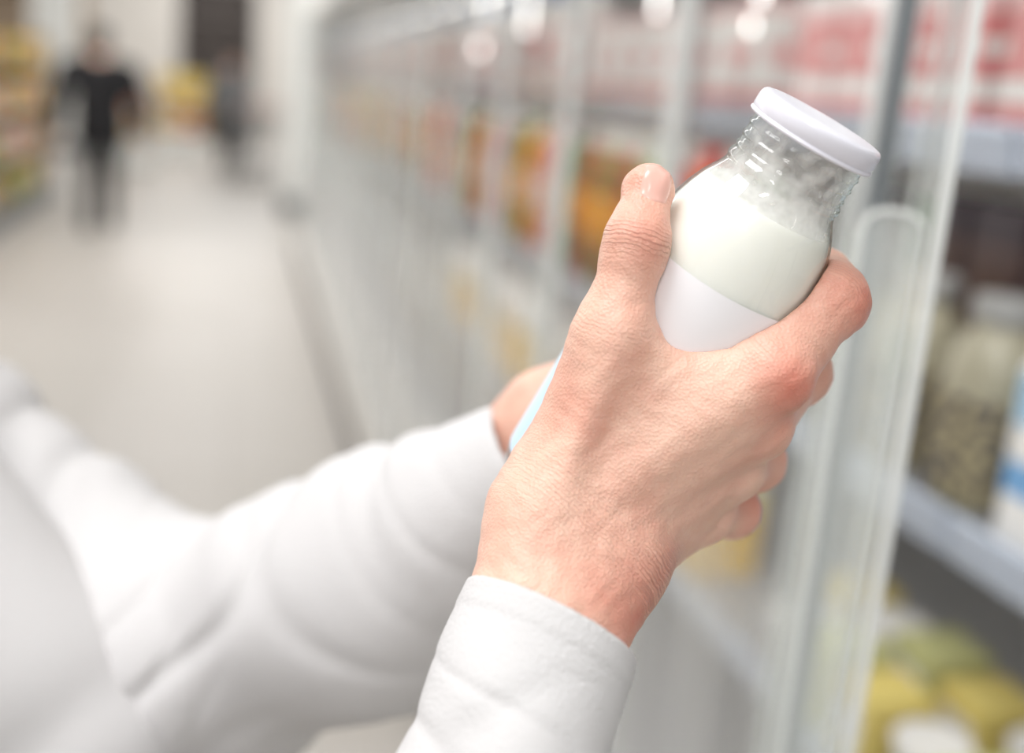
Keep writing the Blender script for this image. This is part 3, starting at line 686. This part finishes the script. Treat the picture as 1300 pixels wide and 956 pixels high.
# ------------------------------------------------------------------ products
def pack(m, s=(.10, .085, .15), m2=None):
    r = empty('boxed_pack', (0, 0, 0)); B().box((0, 0, s[2]/2), s, .004).build('box', m, r)
    B().box((-s[0]/2-.0006, 0, s[2]*.55), (.001, s[1]*.7, s[2]*.4)).build('front_print', m2 or M['white'], r); return r
def carton(m, mc, s=(.07, .07, .17)):
    r = empty('milk_carton', (0, 0, 0)); x, y, z = s
    B().box((0, 0, z/2), s, .003).build('body', m, r)
    b = B(); b.prism([(-x/2, z), (x/2, z), (.004, z+.035), (.004, z+.05), (-.004, z+.05), (-.004, z+.035)], -y/2, y/2); b.build('gable_top', m, r)
    B().lathe([(0, .0), (.014, 0), (.014, .014), (.012, .016), (0, .016)], 20, (-.02, 0, z+.014)).build('cap', mc, r, True)
    return r
def sjar(m, ml, mlab):
    r = empty('food_jar', (0, 0, 0)); k = 1.15
    P_ = lambda L_: [(a*k, z*k) for a, z in L_]
    B().lathe(P_([(0, 0), (.040, 0), (.047, .007), (.048, .02), (.048, .112), (.046, .128), (.040, .145), (.032, .157), (.027, .164), (.027, .178), (0, .178)]), 40).build('body', m, r, True)
    B().lathe(P_([(0, .17), (.029, .17), (.0305, .173), (.0305, .189), (.029, .192), (0, .192)]), 40).build('lid', ml, r, True)
    B().lathe(P_([(.0484, .012), (.0486, .013), (.0486, .104), (.0484, .105)]), 40).build('label', mlab, r, True)
    return r
def bottle(m, mc, mlab, h=.32):
    r = empty('juice_bottle', (0, 0, 0)); k = h/.27
    B().lathe([(0, 0), (.034, 0), (.04, .008*k), (.041, .03*k), (.038, .05*k), (.041, .07*k), (.041, .195*k), (.037, .212*k), (.024, .236*k), (.02, .245*k), (0, .245*k)], 28).build('body', m, r, True)
    B().lathe([(0, .238*k), (.022, .238*k), (.023, .243*k), (.023, .262*k), (.021, .268*k), (0, .268*k)], 24).build('cap', mc, r, True)
    B().lathe([(.0412, .08*k), (.0418, .082*k), (.0418, .155*k), (.0412, .157*k)], 28).build('label', mlab, r, True)
    return r
def tub(m, ml):
    r = empty('yoghurt_tub', (0, 0, 0))
    B().lathe([(0, 0), (.030, 0), (.033, .004), (.039, .08), (.041, .083), (0, .083)], 32).build('cup', m, r, True)
    B().lathe([(0, .081), (.042, .081), (.043, .084), (.043, .09), (.040, .093), (0, .091)], 32).build('lid', ml, r, True)
    return r
c_red, c_yel, c_gre, c_ora, c_blu, c_whi, c_pin = (200, 34, 40), (242, 194, 30), (84, 148, 46), (236, 116, 26), (70, 130, 196), (240, 238, 234), (226, 140, 140)
mm = {k: mat('plastic_'+k, v, .4) for k, v in dict(red=c_red, yellow=c_yel, green=c_gre, orange=c_ora, blue=c_blu, white=c_whi, pink=c_pin, brown=(92, 68, 60), gold=(206, 168, 90), lime=(204, 204, 146), mustard=(230, 210, 126), rose=(224, 150, 148), lidgrey=(168, 168, 166)).items()}
m_rw = band('red_white_print', [(0, (222, 152, 150)), (.2, c_whi), (.34, (214, 128, 128)), (.48, c_whi), (.58, (218, 136, 134)), (.74, (236, 196, 194)), (.86, c_whi)])
m_pw = band('pink_white_print', [(0, (224, 156, 154)), (.22, c_whi), (.45, (230, 170, 168)), (.62, c_whi), (.88, (232, 194, 192))])
m_bw = band('blue_white_print', [(0, c_whi), (.3, (120, 170, 216)), (.5, c_whi), (.7, (170, 206, 232))])
m_yw = band('yellow_white_print', [(0, c_yel), (.55, (246, 226, 130)), (.75, c_whi)])
m_shade = band('brown_print', [(0, (70, 53, 52)), (.6, (84, 63, 62)), (.85, (56, 43, 54))])
# speckled grey-gold jar label
spm, t, pb = nt('speckled_label'); vo = t.nodes.new('ShaderNodeTexVoronoi'); vo.inputs['Scale'].default_value = 95; tc = t.nodes.new('ShaderNodeTexCoord'); t.links.new(tc.outputs['Object'], vo.inputs['Vector'])
cr = t.nodes.new('ShaderNodeValToRGB'); e = cr.color_ramp.elements; e[0].color = lin((40, 42, 64)); e[1].color = lin((172, 160, 126)); e[0].position = .42; e[1].position = .56
t.links.new(vo.outputs['Distance'], cr.inputs['Fac']); t.links.new(cr.outputs['Color'], pb.inputs['Base Color'])
m_cream = mat('cream_food', (176, 170, 148), .25)
P = {
 'rw': pack(m_rw, (.10, .085, .16), mm['rose']), 'pw': pack(m_pw, (.10, .085, .16)), 'carton': carton(m_bw, mm['blue']), 'yellowpack': pack(m_yw, (.12, .11, .2), mm['yellow']),
 'limepack': pack(mm['lime'], (.09, .08, .11), mm['white']), 'mustardpack': pack(mm['mustard'], (.09, .08, .10), mm['white']), 'bp': pack(m_shade, (.10, .11, .30), mm['brown']),
 'jar': sjar(m_cream, mm['lidgrey'], spm), 'tub': tub(mm['white'], mm['white']),
 'by': bottle(mm['yellow'], mm['green'], mm['white']), 'br': bottle(mm['red'], mm['white'], mm['orange']), 'bg': bottle(mm['green'], mm['white'], mm['yellow']), 'bo': bottle(mm['orange'], mm['red'], mm['white']), 'bw': bottle(mm['white'], mm['blue'], mm['pink'], .27)}
used = set()
def put(kind, x, y, z, label, cat, group, rz=0):
    o = P[kind] if kind not in used else copy_tree(P[kind]); used.add(kind)
    o.location = (x, y, z); o.rotation_euler = (0, 0, rz); tag(o, label, cat, group); return o
Z = {q: q-.003+.0005 for q in SHZ}
def row(z, y0, y1, step, kinds, labels, cat, group, x=.77):
    y = y0; i = 0
    while y < y1:
        put(kinds[i % len(kinds)], x, y, Z[z], labels[i % len(kinds)], cat, group, random.uniform(-.06, .06)); y += step; i += 1
# seen through the open door
row(1.16, .955, 1.27, .14, ['jar'], ['pale-lidded jar with speckled grey-gold label on the shelf behind the open door'], 'jar', 'speckled jars behind the open door')
row(1.16, .57, .85, .085, ['carton'], ['blue and white milk carton on the fridge shelf beside the speckled jars'], 'carton', 'cartons beside the speckled jars', .755)
row(1.16, .66, 1.6, .118, ['bp'], ['tall dark brown boxed pack standing behind the speckled jars'], 'pack', 'brown packs behind the speckled jars', .93)  # dark boxes added in place of the dim fridge interior
row(1.54, .50, 1.40, .104, ['rw'], ['red and pink boxed pack on the high shelf behind the open door'], 'pack', 'red boxed packs behind the open door', .76)
lk = ['tub', 'mustardpack', 'limepack']; ll = ['small white lidded tub on the low shelf below the speckled jars', 'small mustard yellow pack on the low shelf below the speckled jars', 'small yellow-green pack on the low shelf below the speckled jars']
row(.81, .62, 1.3, .098, lk, ll, 'product', 'tubs and packs below the speckled jars', .745)
row(.81, .69, 1.3, .098, lk[1:]+lk[:1], ll[1:]+ll[:1], 'product', 'tubs and packs below the speckled jars', .87)
# closed cabinets
bt = ['bg', 'br', 'bo', 'br', 'by', 'bg', 'br']
bd = {'by': 'yellow bottle with a green cap', 'br': 'red bottle with an orange label', 'bg': 'green bottle with a white cap', 'bo': 'orange bottle with a red cap'}
bl = [bd[k]+' behind the misted fridge doors' for k in bt]
for u in range(NU-1):
    ya = H0+u*UL+.06; yb = H0+(u+1)*UL-.05
    if u == 0: ya = 1.53
    row(1.16, ya, yb, .096 if u < 2 else .15, bt, bl, 'bottle', 'juice bottles behind the misted doors')
    if u == 0: ya = 1.50
    if u < 1: row(1.54, ya, yb, .14, ['pw'], ['pink and white boxed pack on the high shelf behind the closed doors'], 'pack', 'pink packs behind the closed doors')
    else: row(1.54, ya, yb, .17, ['bw', 'pw'], ['white bottle with a blue cap on the high shelf far down the fridges', 'pink and white boxed pack on the high shelf far down the fridges'], 'product', 'white and pink goods far down the fridges')
    if u < 2: row(.81, ya+.06, yb, .14, ['yellowpack'], ['yellow and white boxed pack behind the misted lower glass'], 'pack', 'yellow packs behind the misted glass')
# ------------------------------------------------------------------ left shelving and far end
m_wood = mat('brown_shelf', (168, 150, 130), .6)
def gondola(x, y, n, label, seedk):
    g_ = empty('shelving_unit', (x, y, 0)); tag(g_, label, 'shelf')
    B().box((-.3, n*.5, .85), (.05, n, 1.7)).build('back_panel', m_wood, g_)
    B().box((-.05, n*.5, .08), (.5, n, .16), .01).build('base', M['grey'], g_)
    for z in (.55, .95, 1.35): B().box((-.08, n*.5, z), (.42, n, .03), .005).build('shelf', m_wood, g_)
    for yy in (.02, n-.02): B().box((-.1, yy, .85), (.46, .04, 1.7)).build('end_panel', m_wood, g_)
gondola(-2.14, 7.4, 5.8, 'brown shelving unit along the left of the aisle, stacked with bright packs', 0)
Pg = {'yellow': pack(mm['yellow'], (.2, .3, .27), mm['white']), 'green': pack(mm['green'], (.2, .3, .24), mm['yellow']), 'orange': pack(mm['orange'], (.2, .3, .26), mm['white']), 'brown': pack(mm['gold'], (.2, .3, .22), mm['brown']), 'cream': pack(mm['white'], (.2, .3, .25), mm['orange'])}
P.update(Pg)
for lv, z in enumerate((.16, .565, .965, 1.365)):
    for k in range(16):
        kd_ = random.choice(['yellow', 'green', 'orange', 'brown', 'cream', 'cream'])
        nm = {'brown': 'gold', 'cream': 'white'}.get(kd_, kd_)
        put(kd_, -2.15, 7.65+.352*k, z+.0005, nm+' boxed pack on the brown shelving left of the aisle', 'pack', 'bright packs on the left shelving', math.pi)
def stand(x, y, label, mh, goods):
    st = empty('display_stand', (x, y, 0)); tag(st, label, 'display')
    B().box((0, 0, .2), (.8, .5, .4), .02).build('base', M['white'], st); B().box((0, .24, 1.2), (.8, .04, .3), .01).build('header', mh, st)
    for z in (.42, .78): B().box((0, 0, z), (.8, .46, .03), .005).build('tray', m_wood, st)
    for sx in (-.39, .39): B().box((sx, .1, .75), (.03, .28, 1.2), .005).build('side_panel', mh, st)
    for lv, z in enumerate((.4355, .7955)):
        for i, kk in enumerate(goods[lv]):
            put(kk, x-.17+.34*i, y-.06, z, {'brown': 'gold'}.get(kk, kk)+' boxed pack on a display stand at the far end', 'pack', 'packs on the far display stands', math.pi/2)
stand(-.95, 19.4, 'pale yellow display stand of bright packs at the far end of the aisle', mm['mustard'], (('yellow', 'orange'), ('brown', 'yellow')))
stand(-1.55, 17.0, 'white display stand of orange and gold packs beside the nearer shopper', M['white'], (('orange', 'brown'), ('yellow', 'orange')))
dk = mat('dark_brown_unit', (108, 100, 96), .6)
cb = empty('tall_shelving', (-.45, 24, 0)); tag(cb, 'tall dark shelving unit at the far end of the aisle', 'shelf')
B().box((0, .3, 1.6), (1.5, .06, 3.2)).build('back_panel', dk, cb)
for z in (.1, .7, 1.3, 1.9, 2.5, 3.15): B().box((0, 0, z), (1.5, .6, .06)).build('shelf', dk, cb)
for x in (-.73, .73): B().box((x, 0, 1.6), (.05, .6, 3.2)).build('end_panel', dk, cb)
wb = empty('tall_shelving', (-4.2, 22, 0)); tag(wb, 'wide brown shelving unit at the far left of the shop', 'shelf')
B().box((0, .3, 1.4), (3.0, .06, 2.8)).build('back_panel', m_wood, wb)
for z in (.1, .7, 1.3, 1.9, 2.7): B().box((0, 0, z), (3.0, .6, .06)).build('shelf', m_wood, wb)
for x, y, w, lb in ((.75, 12.6, .5, 'white square column just past the last fridge'), (-2.75, 18.5, .6, 'white square column behind the left shelving'), (-.9, 27, .5, 'white square column against the far wall')):
    c_ = empty('column', (x, y, 0)); tag(c_, lb, 'column')
    B().box((0, 0, 2.4), (w, w, 4.8), .02).build('shaft', M['white'], c_); B().box((0, 0, .1), (w+.06, w+.06, .2), .02).build('plinth', M['grey'], c_)
# ------------------------------------------------------------------ light
w = bpy.data.worlds.new('world'); SC.world = w; w.use_nodes = True
w.node_tree.nodes['Background'].inputs[0].default_value = (1, .99, .975, 1); w.node_tree.nodes['Background'].inputs[1].default_value = .80
def area(name, loc, tgt, sx, sy, e, col=(1, 1, 1)):
    l = bpy.data.lights.new(name, 'AREA'); l.shape = 'RECTANGLE'; l.size = sx; l.size_y = sy; l.energy = e; l.color = col
    o = bpy.data.objects.new(name, l); COL.objects.link(o); o.location = loc
    o.rotation_euler = (Vector(tgt)-Vector(loc)).to_track_quat('-Z', 'Y').to_euler()
area('ceiling_light', (-.8, .3, 3.4), (.1, .4, 1.4), 1.1, 1.1, 40)
area('ceiling_light', (-1.5, 8.5, 4.4), (.6, 8.5, 1.2), 1.2, 13, 400)
area('ceiling_light', (-.6, 24, 4.4), (-.6, 24, 0), 3, 12, 340)
# light added above and behind the viewpoint to mirror in the jar's shoulder
sp_ = W(C(930, 275, .375)); dr_ = unit(np.array((-.124, .443, .897)) @ R3n.T)
lp = sp_+dr_*2.3
area('ceiling_light', tuple(lp), tuple(sp_), .22, .8, 12)
